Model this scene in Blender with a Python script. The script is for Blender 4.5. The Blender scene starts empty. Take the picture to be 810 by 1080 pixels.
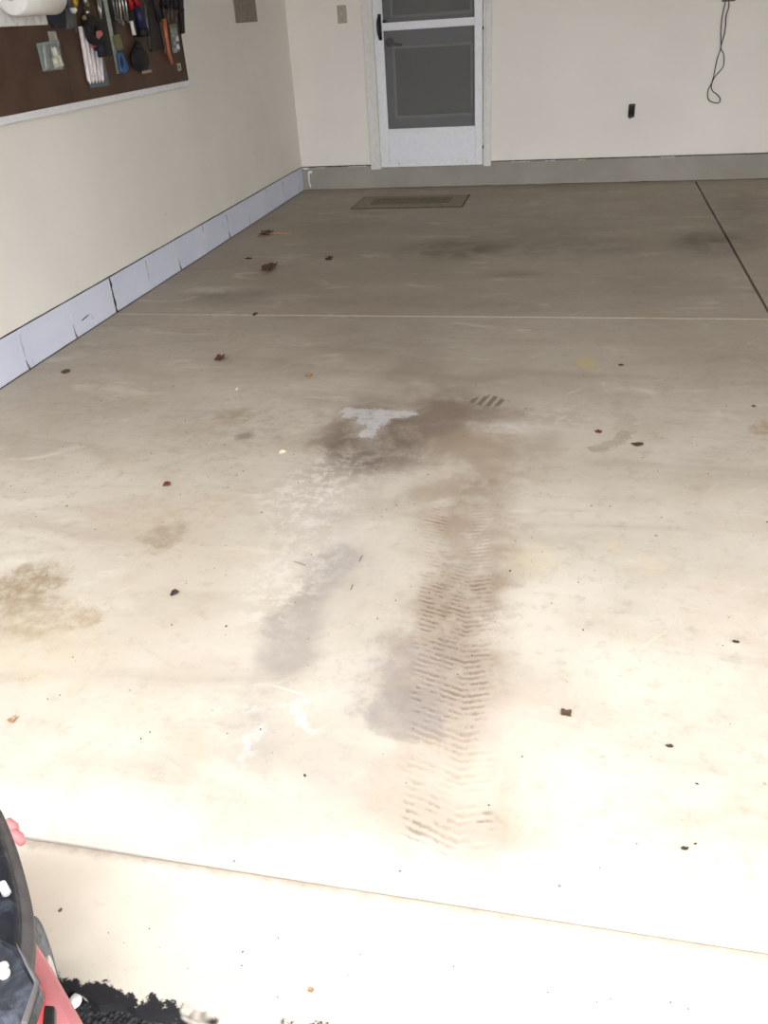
import bpy, bmesh, math, random
from mathutils import Vector, Matrix, noise
random.seed(7)
C = bpy.context.scene.collection
scn = bpy.context.scene

# ---------------------------------------------------------------- camera
F_PX = 887.24
RIGHT = Vector((0.9762381785, 0.2085225980, -0.0589690167))
DOWN = Vector((0.0566097094, -0.5080766047, -0.8594495358))
FWD = Vector((-0.2091754278, 0.8356892305, -0.5078081828))
EYE = Vector((2.32501, -7.26593, 1.24710))
cd = bpy.data.cameras.new('camera'); cam = bpy.data.objects.new('camera', cd); C.objects.link(cam)
cd.sensor_fit = 'VERTICAL'; cd.sensor_height = 24.0; cd.lens = F_PX / 1080 * 24.0
cd.clip_start = 0.02; cd.clip_end = 200
M = Matrix.Identity(4)
for i in range(3):
    M[i][0] = RIGHT[i]; M[i][1] = -DOWN[i]; M[i][2] = -FWD[i]; M[i][3] = EYE[i]
cam.matrix_world = M
scn.camera = cam

# ---------------------------------------------------------------- sky and exposure
w = bpy.data.worlds.new('sky'); scn.world = w; w.use_nodes = True
nt = w.node_tree; bg = nt.nodes['Background']
# bright overcast daylight: a soft gradient, a little brighter towards the zenith
tc = nt.nodes.new('ShaderNodeTexCoord'); sx = nt.nodes.new('ShaderNodeSeparateXYZ')
mr = nt.nodes.new('ShaderNodeMapRange'); mr.inputs[1].default_value = 0; mr.inputs[2].default_value = 1
mr.inputs[3].default_value = 0; mr.inputs[4].default_value = 1
rp = nt.nodes.new('ShaderNodeMix'); rp.data_type = 'RGBA'
rp.inputs[6].default_value = (0.93, 0.95, 1.0, 1); rp.inputs[7].default_value = (1.0, 1.0, 1.0, 1)
nt.links.new(tc.outputs['Generated'], sx.inputs[0]); nt.links.new(sx.outputs['Z'], mr.inputs[0])
nt.links.new(mr.outputs[0], rp.inputs[0]); nt.links.new(rp.outputs[2], bg.inputs[0])
bg.inputs[1].default_value = 3.4
vs = scn.view_settings
vs.view_transform = 'Standard'; vs.look = 'None'; vs.exposure = 0.70; vs.gamma = 1.0; vs.use_curve_mapping = False

# ---------------------------------------------------------------- measuring: a sight line of the survey camera to a plane
def ray(px, py):
    return (RIGHT * ((px - 405) / F_PX) + DOWN * ((py - 540) / F_PX) + FWD)
def at(px, py, ax, v):
    d = ray(px, py); t = (v - EYE[ax]) / d[ax]; return EYE + d * t
def fl(px, py, z=0.0): return at(px, py, 2, z)
def lw(px, py, x=0.03): return at(px, py, 0, x)
def bw(px, py, y=0.0): return at(px, py, 1, y)

# ---------------------------------------------------------------- object helpers
def tag(o, label=None, cat=None, group=None, kind=None):
    if label: o['label'] = label
    if cat: o['category'] = cat
    if group: o['group'] = group
    if kind: o['kind'] = kind
    return o
def thing(name, label, cat, loc=(0, 0, 0), group=None, kind=None):
    o = bpy.data.objects.new(name, None); C.objects.link(o); o.location = loc; o.empty_display_size = .1
    return tag(o, label, cat, group, kind)
def link(name, bm, m, parent=None, smooth=False, bev=0.0, seg=2):
    me = bpy.data.meshes.new(name)
    bmesh.ops.recalc_face_normals(bm, faces=bm.faces)
    bm.to_mesh(me); bm.free()
    me.materials.append(m)
    if smooth:
        for p in me.polygons: p.use_smooth = True
    o = bpy.data.objects.new(name, me); C.objects.link(o)
    if parent is not None:
        o.parent = parent
        # meshes are written in world coordinates; the parent only carries a location
        me.transform(Matrix.Translation(-world_loc(parent)))
    if bev:
        b = o.modifiers.new('bevel', 'BEVEL'); b.width = bev; b.segments = seg; b.limit_method = 'ANGLE'
    return o
def world_loc(o):
    v = Vector(o.location); p = o.parent
    while p is not None: v += Vector(p.location); p = p.parent
    return v
def box(bm, a, b):
    x0, x1 = sorted((a[0], b[0])); y0, y1 = sorted((a[1], b[1])); z0, z1 = sorted((a[2], b[2]))
    v = [bm.verts.new(p) for p in ((x0,y0,z0),(x1,y0,z0),(x1,y1,z0),(x0,y1,z0),(x0,y0,z1),(x1,y0,z1),(x1,y1,z1),(x0,y1,z1))]
    for f in ((0,3,2,1),(4,5,6,7),(0,1,5,4),(1,2,6,5),(2,3,7,6),(3,0,4,7)): bm.faces.new([v[i] for i in f])
def B(*pairs):
    bm = bmesh.new()
    for a, b in pairs: box(bm, a, b)
    return bm
def prism(pts, off):
    """closed outline pts (Vectors, planar-ish) extruded by vector off"""
    bm = bmesh.new()
    a = [bm.verts.new(p) for p in pts]; b = [bm.verts.new(Vector(p) + Vector(off)) for p in pts]
    bm.faces.new(a); bm.faces.new(list(reversed(b)))
    n = len(pts)
    for i in range(n): bm.faces.new((a[i], a[(i+1) % n], b[(i+1) % n], b[i]))
    return bm
def tube(pts, r, n=8, bm=None, cap=True):
    bm = bm or bmesh.new(); pts = [Vector(p) for p in pts]
    rr = r if isinstance(r, (list, tuple)) else [r] * len(pts)
    rings = []; prev = None
    for i, p in enumerate(pts):
        t = (pts[min(i+1, len(pts)-1)] - pts[max(i-1, 0)]).normalized()
        if prev is None:
            u = t.orthogonal().normalized()
        else:
            u = (prev - t * prev.dot(t)); u = u.normalized() if u.length > 1e-6 else t.orthogonal().normalized()
        prev = u; v = t.cross(u)
        rings.append([bm.verts.new(p + (u * math.cos(a) + v * math.sin(a)) * rr[i]) for a in [2*math.pi*k/n for k in range(n)]])
    for i in range(len(rings)-1):
        for k in range(n):
            bm.faces.new((rings[i][k], rings[i][(k+1) % n], rings[i+1][(k+1) % n], rings[i+1][k]))
    if cap:
        bm.faces.new(list(reversed(rings[0]))); bm.faces.new(rings[-1])
    return bm
def spline(pts, k=6):
    pts = [Vector(p) for p in pts]; out = []
    for i in range(len(pts)-1):
        p0 = pts[max(i-1, 0)]; p1 = pts[i]; p2 = pts[i+1]; p3 = pts[min(i+2, len(pts)-1)]
        for j in range(k):
            t = j / k
            out.append(.5*((2*p1)+(p2-p0)*t+(2*p0-5*p1+4*p2-p3)*t*t+(-p0+3*p1-3*p2+p3)*t**3))
    out.append(pts[-1]); return out

# ---------------------------------------------------------------- node helpers
def srgb(r, g, b):
    f = lambda c: (c/255)/12.92 if c/255 <= .04045 else ((c/255+.055)/1.055)**2.4
    return (f(r), f(g), f(b), 1)
class NB:
    def __init__(s, name):
        s.m = bpy.data.materials.new(name); s.m.use_nodes = True; s.nt = s.m.node_tree
        s.bsdf = s.nt.nodes['Principled BSDF']; s.N = s.nt.nodes; s.L = s.nt.links
    def new(s, t, **k):
        n = s.N.new(t)
        for a, v in k.items(): setattr(n, a, v)
        return n
    def put(s, sock, v):
        if isinstance(v, bpy.types.NodeSocket): s.L.new(v, sock)
        else: sock.default_value = v
    def math(s, op, a, b=0.0, c=None, clamp=False):
        n = s.new('ShaderNodeMath', operation=op, use_clamp=clamp); s.put(n.inputs[0], a); s.put(n.inputs[1], b)
        if c is not None: s.put(n.inputs[2], c)
        return n.outputs[0]
    def vec(s, op, a, b=None, sc=None):
        n = s.new('ShaderNodeVectorMath', operation=op); s.put(n.inputs[0], a)
        if b is not None: s.put(n.inputs[1], b)
        if sc is not None: s.put(n.inputs['Scale'], sc)
        return n.outputs['Value'] if op in ('LENGTH', 'DOT_PRODUCT', 'DISTANCE') else n.outputs[0]
    def map(s, v, a, b, c=0.0, d=1.0, sm=True):
        n = s.new('ShaderNodeMapRange', interpolation_type='SMOOTHSTEP' if sm else 'LINEAR')
        s.put(n.inputs[0], v)
        for i, q in enumerate((a, b, c, d)): s.put(n.inputs[i+1], q)
        return n.outputs[0]
    def noise(s, p, scale, detail=3, rough=.55, dist=0.0, color=False):
        n = s.new('ShaderNodeTexNoise'); s.put(n.inputs['Vector'], p); n.inputs['Scale'].default_value = scale
        n.inputs['Detail'].default_value = detail; n.inputs['Roughness'].default_value = rough; n.inputs['Distortion'].default_value = dist
        return n.outputs['Color' if color else 'Fac']
    def mix(s, f, a, b, mode='MIX'):
        n = s.new('ShaderNodeMix', data_type='RGBA', blend_type=mode); s.put(n.inputs[0], f); s.put(n.inputs[6], a); s.put(n.inputs[7], b)
        return n.outputs[2]
    def pos(s): return s.new('ShaderNodeNewGeometry').outputs['Position']
    def obj(s): return s.new('ShaderNodeTexCoord').outputs['Object']
    def bump(s, h, strength=.3, dist=.002):
        n = s.new('ShaderNodeBump'); n.inputs['Strength'].default_value = strength; n.inputs['Distance'].default_value = dist
        s.put(n.inputs['Height'], h); s.L.new(n.outputs[0], s.bsdf.inputs['Normal'])
    def set(s, **k):
        for a, v in k.items(): s.put(s.bsdf.inputs[a.replace('_', ' ')], v)
def simple(name, rgb, rough=.6, metal=0.0, var=.12, scale=30, spec=.4, bump=.15, alpha=1.0, trans=0.0):
    b = NB(name); p = b.obj(); n = b.noise(p, scale, 4)
    col = b.mix(b.map(n, .35, .65), tuple(c*(1-var) for c in srgb(*rgb)[:3])+(1,), tuple(min(1, c*(1+var)) for c in srgb(*rgb)[:3])+(1,))
    b.set(Base_Color=col, Roughness=rough, Metallic=metal, Alpha=alpha)
    b.bsdf.inputs['Specular IOR Level'].default_value = spec
    if trans: b.bsdf.inputs['Transmission Weight'].default_value = trans
    if bump: b.bump(n, bump, .001)
    return b.m

# ---------------------------------------------------------------- concrete floor material
def floor_material():
    b = NB('stained_concrete'); P = b.pos()
    n_big = b.noise(P, 1.1, 5, .6); n_mid = b.noise(P, 4.5, 6, .62, .4); n_fine = b.noise(P, 22, 6, .7); n_grit = b.noise(P, 160, 3, .6)
    cn = b.noise(P, 5.0, 5, .6, color=True)
    d1 = b.vec('ADD', P, b.vec('SCALE', b.vec('SUBTRACT', cn, (.5, .5, .5)), sc=.22))           # loosely wandering edges
    cn2 = b.noise(P, 13.0, 7, .75, color=True)
    d2 = b.vec('ADD', P, b.vec('SCALE', b.vec('SUBTRACT', cn2, (.5, .5, .5)), sc=.15))         # ragged edges
    col = b.mix(b.map(n_big, .3, .7), srgb(183, 174, 160), srgb(203, 195, 182))
    col = b.mix(b.map(n_mid, .42, .75, 0, .5), col, srgb(178, 164, 143))
    col = b.mix(b.map(n_fine, .5, .72, 0, .5), col, srgb(158, 146, 130))
    col = b.mix(b.map(n_grit, .6, .75, 0, .22), col, srgb(140, 128, 112))
    sep = b.new('ShaderNodeSeparateXYZ'); b.put(sep.inputs[0], P); X, Y = sep.outputs[0], sep.outputs[1]
    sepd = b.new('ShaderNodeSeparateXYZ'); b.put(sepd.inputs[0], d1); YD = sepd.outputs[1]
    # the slabs at the back are darker than those by the door
    back = b.map(Y, -3.41, -3.39, 0, 1)
    col = b.mix(b.math('MULTIPLY', back, .14), col, srgb(128, 116, 100))
    worn = b.map(b.math('ADD', YD, b.math('MULTIPLY', n_mid, .9)), -5.2, -3.0, 0, .50)  # tone deepens gradually towards the back, broken up by noise
    col = b.mix(worn, col, srgb(134, 122, 106))
    # fine criss-cross abrasion and pale bloom
    for k_, (ang, sc_) in enumerate(((.5, 26), (-.9, 22), (1.5, 30))):
        vr = b.new('ShaderNodeVectorRotate', rotation_type='Z_AXIS'); b.put(vr.inputs['Vector'], P); vr.inputs['Angle'].default_value = ang
        a_ = b.noise(b.vec('MULTIPLY', vr.outputs[0], (.18, 1.6, 1)), sc_, 5, .7, .3)
        col = b.mix(b.math('MULTIPLY', b.map(a_, .58, .76, 0, .4), b.map(n_mid, .4, .6)), col, (srgb(146, 134, 120), srgb(228, 222, 214), srgb(150, 140, 128))[k_])
    pt = b.noise(P, 55, 5, .75)
    col = b.mix(b.math('MULTIPLY', b.map(pt, .60, .70, 0, .45), b.map(n_big, .4, .6, .3, 1)), col, srgb(128, 116, 104))
    col = b.mix(b.math('MULTIPLY', b.map(pt, .36, .28, 0, .4), b.map(n_mid, .4, .6, .3, 1)), col, srgb(232, 226, 218))
    # broad streaky wiping marks across the slabs
    st = b.noise(b.vec('MULTIPLY', P, (.9, 3.2, 1)), 1.7, 5, .6, .6)
    col = b.mix(b.map(st, .48, .72, 0, .34), col, srgb(140, 127, 110))
    st2 = b.noise(b.vec('MULTIPLY', b.vec('ADD', P, (4, 9, 0)), (1.1, 2.6, 1)), 2.3, 6, .65, .8)
    col = b.mix(b.map(st2, .56, .74, 0, .35), col, srgb(226, 217, 204))

    def ell(cx, cy, rx, ry, soft=.6, dist=1, rot=0.0):
        c = fl(cx, cy); wx = (fl(cx+rx, cy) - fl(cx-rx, cy)).length / 2; wy = abs(fl(cx, cy-ry).y - fl(cx, cy+ry).y) / 2
        v = b.vec('SUBTRACT', (P, d1, d2)[dist], tuple(c))
        if rot:
            r = b.new('ShaderNodeVectorRotate', rotation_type='Z_AXIS'); b.put(r.inputs['Vector'], v); r.inputs['Angle'].default_value = rot; v = r.outputs[0]
        v = b.vec('MULTIPLY', v, (1/wx, 1/wy, 0))
        return b.map(b.vec('LENGTH', v), 1+soft, max(0, 1-soft), 0, 1)
    def cap(a, e, r, soft=.6, dist=1):
        A = fl(*a); E_ = fl(*e); AB = E_ - A; wr = (fl(a[0]+r, a[1]) - fl(a[0]-r, a[1])).length / 2
        v = b.vec('SUBTRACT', (P, d1, d2)[dist], tuple(A)); v = b.vec('MULTIPLY', v, (1, 1, 0))
        t = b.math('DIVIDE', b.vec('DOT_PRODUCT', v, tuple(AB)), AB.length_squared, clamp=True)
        q = b.vec('SUBTRACT', v, b.vec('SCALE', tuple(AB), sc=t))
        return b.map(b.vec('LENGTH', q), wr*(1+soft), max(0, wr*(1-soft)), 0, 1)
    def lay(mask, strength, rgb, tex=None):
        nonlocal col
        f = b.math('MULTIPLY', mask, min(1, strength*1.25))
        if tex is not None: f = b.math('MULTIPLY', f, tex)
        col = b.mix(f, col, srgb(*rgb))
    blot = b.map(n_fine, .35, .62, .35, 1); blot2 = b.map(n_mid, .35, .62, .3, 1)
    # --- back slab
    for e, s, c in [((478,263,50,8),.6,(88,74,62)),((560,257,75,12),.35,(100,88,75)),((748,255,36,11),.6,(86,74,62)),
                    ((640,262,50,9),.25,(104,92,80)),((545,289,30,4),.3,(104,92,80)),((590,240,60,8),.22,(110,98,84)),
                    ((242,312,34,9),.5,(100,93,90)),((360,240,32,8),.22,(118,108,96)),((420,285,70,12),.18,(120,106,90)),
                    ((700,300,50,14),.2,(112,100,86)),((420,318,90,9),.25,(108,97,86)),((395,262,60,10),.2,(112,100,86)),
                    ((790,230,30,22),.35,(100,86,74)),((520,325,70,6),.22,(110,98,88)),((330,300,40,10),.15,(110,98,84))]:
        lay(ell(*e, soft=.8), s, c, blot2)
    lay(ell(222,306,24,3,.8,2), .6, (196,190,182), blot)
    lay(ell(245,303,34,2,.8,2), .4, (190,180,168), blot)
    # --- the middle: dark drip stain, grey smudges, pale spill
    for e, s, c, d in [((405,455,75,42),.38,(120,104,88),1),((395,470,55,26),.4,(98,82,68),0),((392,476,42,20),.8,(88,74,62),1),((374,452,28,26),.6,(100,84,70),1),((425,462,34,20),.6,(104,88,74),1),((350,452,20,18),.4,(110,94,78),1),((465,436,55,26),.55,(110,94,80),1),
                    ((400,355,55,22),.42,(132,122,110),1),((425,400,40,18),.25,(130,118,104),1),((520,405,55,14),.35,(128,114,100),1),
                    ((500,430,45,16),.45,(116,100,86),1),((445,385,30,22),.3,(122,110,98),1),((500,470,50,30),.28,(134,118,102),1),
                    ((470,530,90,60),.3,(152,138,122),1),((345,520,60,35),.3,(160,150,140),1),((385,590,80,60),.2,(170,160,150),1),
                    ((250,380,70,30),.15,(140,126,108),1),((560,475,55,45),.3,(160,146,130),1),((670,350,60,10),.2,(136,122,106),1),
                    ((600,400,80,14),.15,(150,136,120),1)]:
        lay(ell(*e, soft=.75, dist=d), s, c, blot2)
    # tyre-wide grey smear on the left of the track
    lay(cap((352,590),(296,690),24,.55,1), .50, (138,130,124))
    lay(cap((290,690),(262,790),22,.7,1), .35, (160,152,146), blot)
    lay(cap((330,540),(352,590),30,.8,1), .28, (160,150,142), blot)
    # main tyre track
    trk = cap((500,470),(455,915),46,.35,1)
    low = b.map(Y, -6.35, -5.2, .35, 1.0)
    lay(trk, .50, (150,132,112), b.math('MULTIPLY', low, blot2))
    lay(cap((505,520),(470,770),34,.5,1), .45, (136,118,100), blot)
    lay(ell(470,650,45,70,.6), .35, (120,104,90), blot)
    lay(ell(465,715,48,50,.55), .38, (124,110,98), blot)
    for e, s_, c in [((300,800,90,60),.28,(176,168,160)),((380,840,70,50),.25,(180,172,164)),((230,700,60,60),.2,(184,174,164)),((150,860,120,22),.3,(178,168,156)),
                     ((330,880,110,14),.3,(180,168,158)),((520,740,70,40),.3,(180,166,152)),((560,720,30,14),.3,(172,160,150)),((470,890,60,30),.5,(160,142,124)),((455,820,45,40),.35,(172,154,134)),
                     ((390,700,30,50),.3,(168,160,152)),((360,640,30,60),.25,(176,168,160)),((520,880,50,16),.3,(190,168,154)),((590,900,50,10),.35,(196,176,164))]:
        lay(ell(*e, soft=.8), s_, c, blot)
    # square-edged grey patch
    pa, pb = fl(372,690), fl(500,782)
    cut = b.math('MULTIPLY', b.map(b.math('ADD', sep.outputs[1], b.math('MULTIPLY', X, .10)), pb.y+.205, pb.y+.225), ell(425,730,50,62,.35,2))
    lay(cut, .45, (150,140,134), blot)
    cut2 = b.math('MULTIPLY', b.map(b.math('ADD', sep.outputs[1], b.math('MULTIPLY', X, .10)), fl(425,784).y+fl(425,784).x*.1, fl(425,781).y+fl(425,781).x*.1+.004), ell(430,752,42,34,.2,2))
    lay(cut2, .34, (134,126,122))
    # tread marks, two ribs of chevrons
    for (a, e, r, sgn) in [((460,540),(440,915),11,1),((506,530),(498,920),11,-1),((484,600),(468,920),9,1)]:
        A, E_ = fl(*a), fl(*e); k = (E_.x-A.x)/(E_.y-A.y)
        lx = b.math('SUBTRACT', X, b.math('ADD', A.x - k*A.y, b.math('MULTIPLY', Y, k)))
        ph = b.math('ADD', Y, b.math('ADD', b.math('MULTIPLY', lx, .30*sgn), b.math('MULTIPLY', b.math('SUBTRACT', n_fine, .5), .030)))
        wv = b.math('SINE', b.math('MULTIPLY', ph, 2*math.pi/.018))
        tr = b.math('MULTIPLY', b.map(wv, .1, .8), b.math('MULTIPLY', b.map(n_fine, .46, .56, .0, 1), b.map(n_mid, .44, .56, .15, 1)))
        lay(cap(a, e, r, .35, 0), .44, (104,88,74), tr)
        lay(cap(a, e, r, .4, 0), .14, (228,214,196), b.math('MULTIPLY', b.map(wv, -.9, -.2, 1, 0), b.map(n_fine, .4, .6)))
    # printed tread block
    tb = ell(515,423,18,7,.15,2)
    t_ = b.math('SINE', b.math('MULTIPLY', b.math('ADD', X, b.math('MULTIPLY', Y, -.25)), 2*math.pi/.034))
    lay(tb, .75, (110,98,82), b.map(t_, -.5, .2, 0.05, 1))
    # pale paint spill
    v_sp = b.math('ADD', ell(376,434,17,5,.15,2), ell(412,436,30,4.5,.25,2), clamp=True)
    v_sp = b.math('ADD', v_sp, ell(394,443,18,7,.2,2), clamp=True)
    v_sp = b.math('ADD', v_sp, ell(388,455,8,7,.3,2), clamp=True)
    lay(v_sp, .62, (190,188,190), b.map(n_fine, .32, .55, .35, 1))
    lay(ell(535,452,34,6,.6,2), .45, (206,200,192), blot)
    for e, s in [((330,520,50,40),.4),((300,610,40,50),.3),((520,560,30,30),.2),((600,440,50,20),.18)]:
        lay(ell(*e, soft=.8), s, (226,220,214), b.map(n_fine, .45, .62, 0, 1))
    # --- left side
    for e, s, c, d in [((28,618,38,26),.7,(138,120,94),2),((36,650,46,26),.55,(150,132,106),2),((92,650,18,10),.55,(150,130,104),2),
                       ((172,566,22,18),.65,(134,118,96),2),((160,552,60,22),.25,(176,160,138),1),((150,545,90,30),.18,(176,160,138),1),
                       ((248,438,20,8),.6,(150,136,114),2),((258,460,9,5),.7,(104,94,82),0),((262,455,60,30),.4,(150,138,122),1),
                       ((200,480,70,30),.18,(164,150,132),1),((190,535,60,14),.18,(160,140,120),1),((60,450,60,20),.15,(160,148,132),1),
                       ((90,430,50,12),.18,(150,138,124),1),((60,690,70,30),.18,(196,176,140),1),((210,620,90,50),.12,(190,174,148),1)]:
        lay(ell(*e, soft=.35 if d == 2 else .8, dist=d), s, c, blot)
    # --- right side
    for e, s, c, d, rot in [((662,420,24,8),.4,(158,148,132),2,0),
                       ((700,409,11,6),.55,(160,150,132),2,0),((619,383,9,6),.65,(182,164,112),2,0),((805,452,14,9),.6,(150,126,96),2,0),
                       ((560,590,20,12),.2,(206,188,140),1,0),((645,575,7,4),.4,(206,180,140),2,0),((690,600,12,10),.3,(208,190,160),1,0),
                       ((575,480,30,18),.25,(160,146,132),1,0),((770,385,60,22),.22,(140,128,116),1,0),((550,770,60,30),.25,(206,190,180),1,0),
                       ((780,560,60,60),.12,(196,180,162),1,0),((720,720,60,16),.25,(214,190,170),2,0),((760,640,50,30),.2,(206,186,166),1,0)]:
        lay(ell(*e, soft=.3 if d == 2 else .8, dist=d, rot=rot), s, c, blot)
    lay(cap((632,474),(662,457),8,.2,2), .62, (150,139,120), b.map(n_fine, .35, .6, .6, 1)); lay(cap((660,450),(655,428),11,.25,2), .45, (160,150,134), blot)
    lay(cap((310,592),(322,596),1.2,.8,0), .5, (120,110,100)); lay(cap((382,586),(379,592),0.8,.6,0), .6, (90,84,78)); lay(cap((372,617),(370,622),0.8,.5,0), .6, (90,84,78))
    # hairline cracks and a white scrape
    lay(cap((205,751),(330,741),0.9,.8,2), .3, (232,229,224), b.map(n_fine, .35, .55)); lay(cap((285,722),(335,737),1.2,.8,0), .4, (232,229,224), b.map(n_fine, .4, .55))
    lay(cap((312,746),(328,768),5,.8,2), .3, (232,230,228), blot); lay(cap((272,765),(256,805),5,.9,2), .25, (222,226,232), blot)
    lay(cap((160,770),(225,805),.9,.6,2), .35, (190,170,150)); lay(cap((115,808),(160,806),.9,.6,2), .35, (190,170,150))
    # pale worn lip along the door line, and scattered dark specks
    lip = b.math('MULTIPLY', b.map(Y, -6.44, -6.40), b.map(YD, -6.27, -6.39))
    lay(lip, .6, (214,207,200), b.map(n_fine, .3, .5, .4, 1))
    vo = b.new('ShaderNodeTexVoronoi'); b.put(vo.inputs['Vector'], P); vo.inputs['Scale'].default_value = 11
    sp = b.math('MULTIPLY', b.map(vo.outputs['Distance'], .055, .03, 0, 1), b.map(b.noise(P, 9, 1), .5, .6))
    lay(sp, .6, (96,84,74))
    b.set(Base_Color=col, Roughness=b.map(n_mid, .3, .7, .72, .55), Specular_IOR_Level=.35)
    b.bump(b.math('ADD', b.math('MULTIPLY', n_grit, .5), n_fine), .22, .002)
    return b.m
FLOOR_M = floor_material()

def wall_material(name, rgb, dirt=.12):
    b = NB(name); P = b.pos(); n = b.noise(P, 1.2, 4); f = b.noise(P, 90, 3); s = b.noise(P, 7, 4, .6)
    c = srgb(*rgb); c2 = tuple(q*(1-dirt) for q in c[:3])+(1,)
    col = b.mix(b.map(n, .35, .7, 0, .5), c, c2)
    col = b.mix(b.map(s, .66, .76, 0, .25), col, tuple(q*.75 for q in c[:3])+(1,))
    vo = b.new('ShaderNodeTexVoronoi'); b.put(vo.inputs['Vector'], P); vo.inputs['Scale'].default_value = 3.2
    col = b.mix(b.math('MULTIPLY', b.map(vo.outputs['Distance'], .022, .012), .6), col, srgb(120, 112, 100))
    b.set(Base_Color=col, Roughness=.62, Specular_IOR_Level=.3); b.bump(f, .12, .001); return b.m
WALL_M = wall_material('cream_paint', (240, 235, 226)); CEIL_M = wall_material('ceiling_paint', (232, 230, 222))
EXT_M = wall_material('outside_siding', (205, 200, 190))
def block_material(name, c1, c2, dirt, ds):
    b = NB(name); P = b.pos(); n = b.noise(P, 3, 4); s = b.noise(P, 14, 5, .7); g = b.noise(P, 130, 3)
    col = b.mix(b.map(n, .3, .7), srgb(*c1), srgb(*c2)); col = b.mix(b.map(s, .6, .76, 0, ds), col, srgb(*dirt))
    b.set(Base_Color=col, Roughness=.75, Specular_IOR_Level=.25); b.bump(g, .35, .0015); return b.m
BLOCK_M = block_material('white_painted_block', (212, 217, 234), (222, 225, 238), (160, 150, 140), .45)
CURB_M = block_material('grey_painted_curb', (152, 147, 137), (164, 159, 150), (120, 112, 100), .5)
GAP_M = simple('dirty_gap', (58, 48, 40), .9); MORTAR_M = simple('mortar', (176, 172, 170), .9, bump=.4)
WHITE_M = simple('white_enamel', (232, 233, 236), .4, var=.03); TRIM_M = simple('trim_paint', (226, 223, 218), .5, var=.04)

# ---------------------------------------------------------------- structure
GW, GD, GH = 6.30, 6.42, 2.60          # garage width, depth, ceiling height
JX, JY = 3.170, -3.398                  # slab joints
BT = 0.1823                              # top of the block course
def struct(name, bm, m, parent=None, label=None, **k):
    return tag(link(name, bm, m, parent, **k), label, None, None, 'structure' if parent is None else None)

# floor: a bed with four slabs
floor = struct('floor', B(((-.1, -6.44, -.16), (GW+.1, .25, -.10))), GAP_M)
g = .006
for (x0, x1, y0, y1) in [(0.0, JX-g, JY+.005, 0), (0.0, JX-g, -GD, JY-.005), (JX+g, GW, JY+.005, 0), (JX+g, GW, -GD, JY-.005)]:
    link('slab', B(((x0, y0, -.10), (x1, y1, 0))), FLOOR_M, floor, bev=.003)
o = link('joint_filler', B(((0, JY-.0048, -.10), (JX-.02, JY+.0048, -.001))), simple('joint_caulk', (206, 196, 178), .8), floor)
o['label'] = 'pale filler strip in the cross joint'
# apron outside the door line, its front edge broken
def apron():
    xs = [i*.02 for i in range(-40, 360)]
    bm = bmesh.new(); back = []; fr = []; bk0 = []; fr0 = []
    for x in xs:
        e = -6.664 + .012*noise.noise((x*6, 0, 0)) + .010*noise.noise((x*23, 3, 0)) + .006*noise.noise((x*60, 3, 5))
        for lst, y, z in ((back, -GD-.002, -.008), (fr, e, -.014), (bk0, -GD-.002, -.10), (fr0, e-.006, -.10)):
            lst.append(bm.verts.new((x, y, z)))
    n = len(xs)
    for i in range(n-1):
        bm.faces.new((back[i], fr[i], fr[i+1], back[i+1])); bm.faces.new((fr[i], fr0[i], fr0[i+1], fr[i+1]))
        bm.faces.new((bk0[i], back[i], back[i+1], bk0[i+1])); bm.faces.new((fr0[i], bk0[i], bk0[i+1], fr0[i+1]))
    bm.faces.new((back[0], bk0[0], fr0[0], fr[0])); bm.faces.new((back[-1], fr[-1], fr0[-1], bk0[-1]))
    return bm
def apron_mat():
    b = NB('apron_concrete'); P = b.pos(); n = b.noise(P, 3, 5); f = b.noise(P, 30, 5, .7); g_ = b.noise(P, 170, 3)
    col = b.mix(b.map(n, .3, .7), srgb(202, 192, 176), srgb(216, 208, 194)); col = b.mix(b.map(f, .55, .8, 0, .4), col, srgb(176, 160, 140))
    sep = b.new('ShaderNodeSeparateXYZ'); b.put(sep.inputs[0], P); Y = sep.outputs[1]
    # black sealer splashed over the broken front edge
    e = b.math('ADD', Y, b.math('MULTIPLY', b.math('SUBTRACT', f, .5), .10))
    col = b.mix(b.math('MULTIPLY', b.map(e, -6.643, -6.652), b.map(b.noise(P, 7, 3), .40, .46, .0, 1)), col, srgb(36, 35, 38))
    col = b.mix(b.map(b.math('ADD', Y, b.math('MULTIPLY', f, .03)), -6.428, -6.404, 0, .6), col, srgb(124, 106, 96))
    b.set(Base_Color=col, Roughness=.75, Specular_IOR_Level=.3); b.bump(b.math('ADD', f, g_), .3, .002); return b.m
struct('apron', apron(), apron_mat(), label='pale concrete apron between the garage slab and the black asphalt')
def asphalt_mat():
    b = NB('black_asphalt'); P = b.pos(); n = b.noise(P, 60, 4, .7); v = b.new('ShaderNodeTexVoronoi'); b.put(v.inputs['Vector'], P); v.inputs['Scale'].default_value = 130
    col = b.mix(b.map(n, .4, .75), srgb(30, 30, 33), srgb(62, 60, 62)); col = b.mix(b.map(v.outputs['Distance'], .2, .1, 0, .3), col, srgb(110, 104, 98))
    b.set(Base_Color=col, Roughness=.7); b.bump(b.math('ADD', n, v.outputs['Distance']), .8, .006); return b.m
struct('driveway', B(((-14, -22, -.3), (20, -6.655, -.034))), asphalt_mat(), label='black asphalt driveway meeting the concrete apron')

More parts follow.
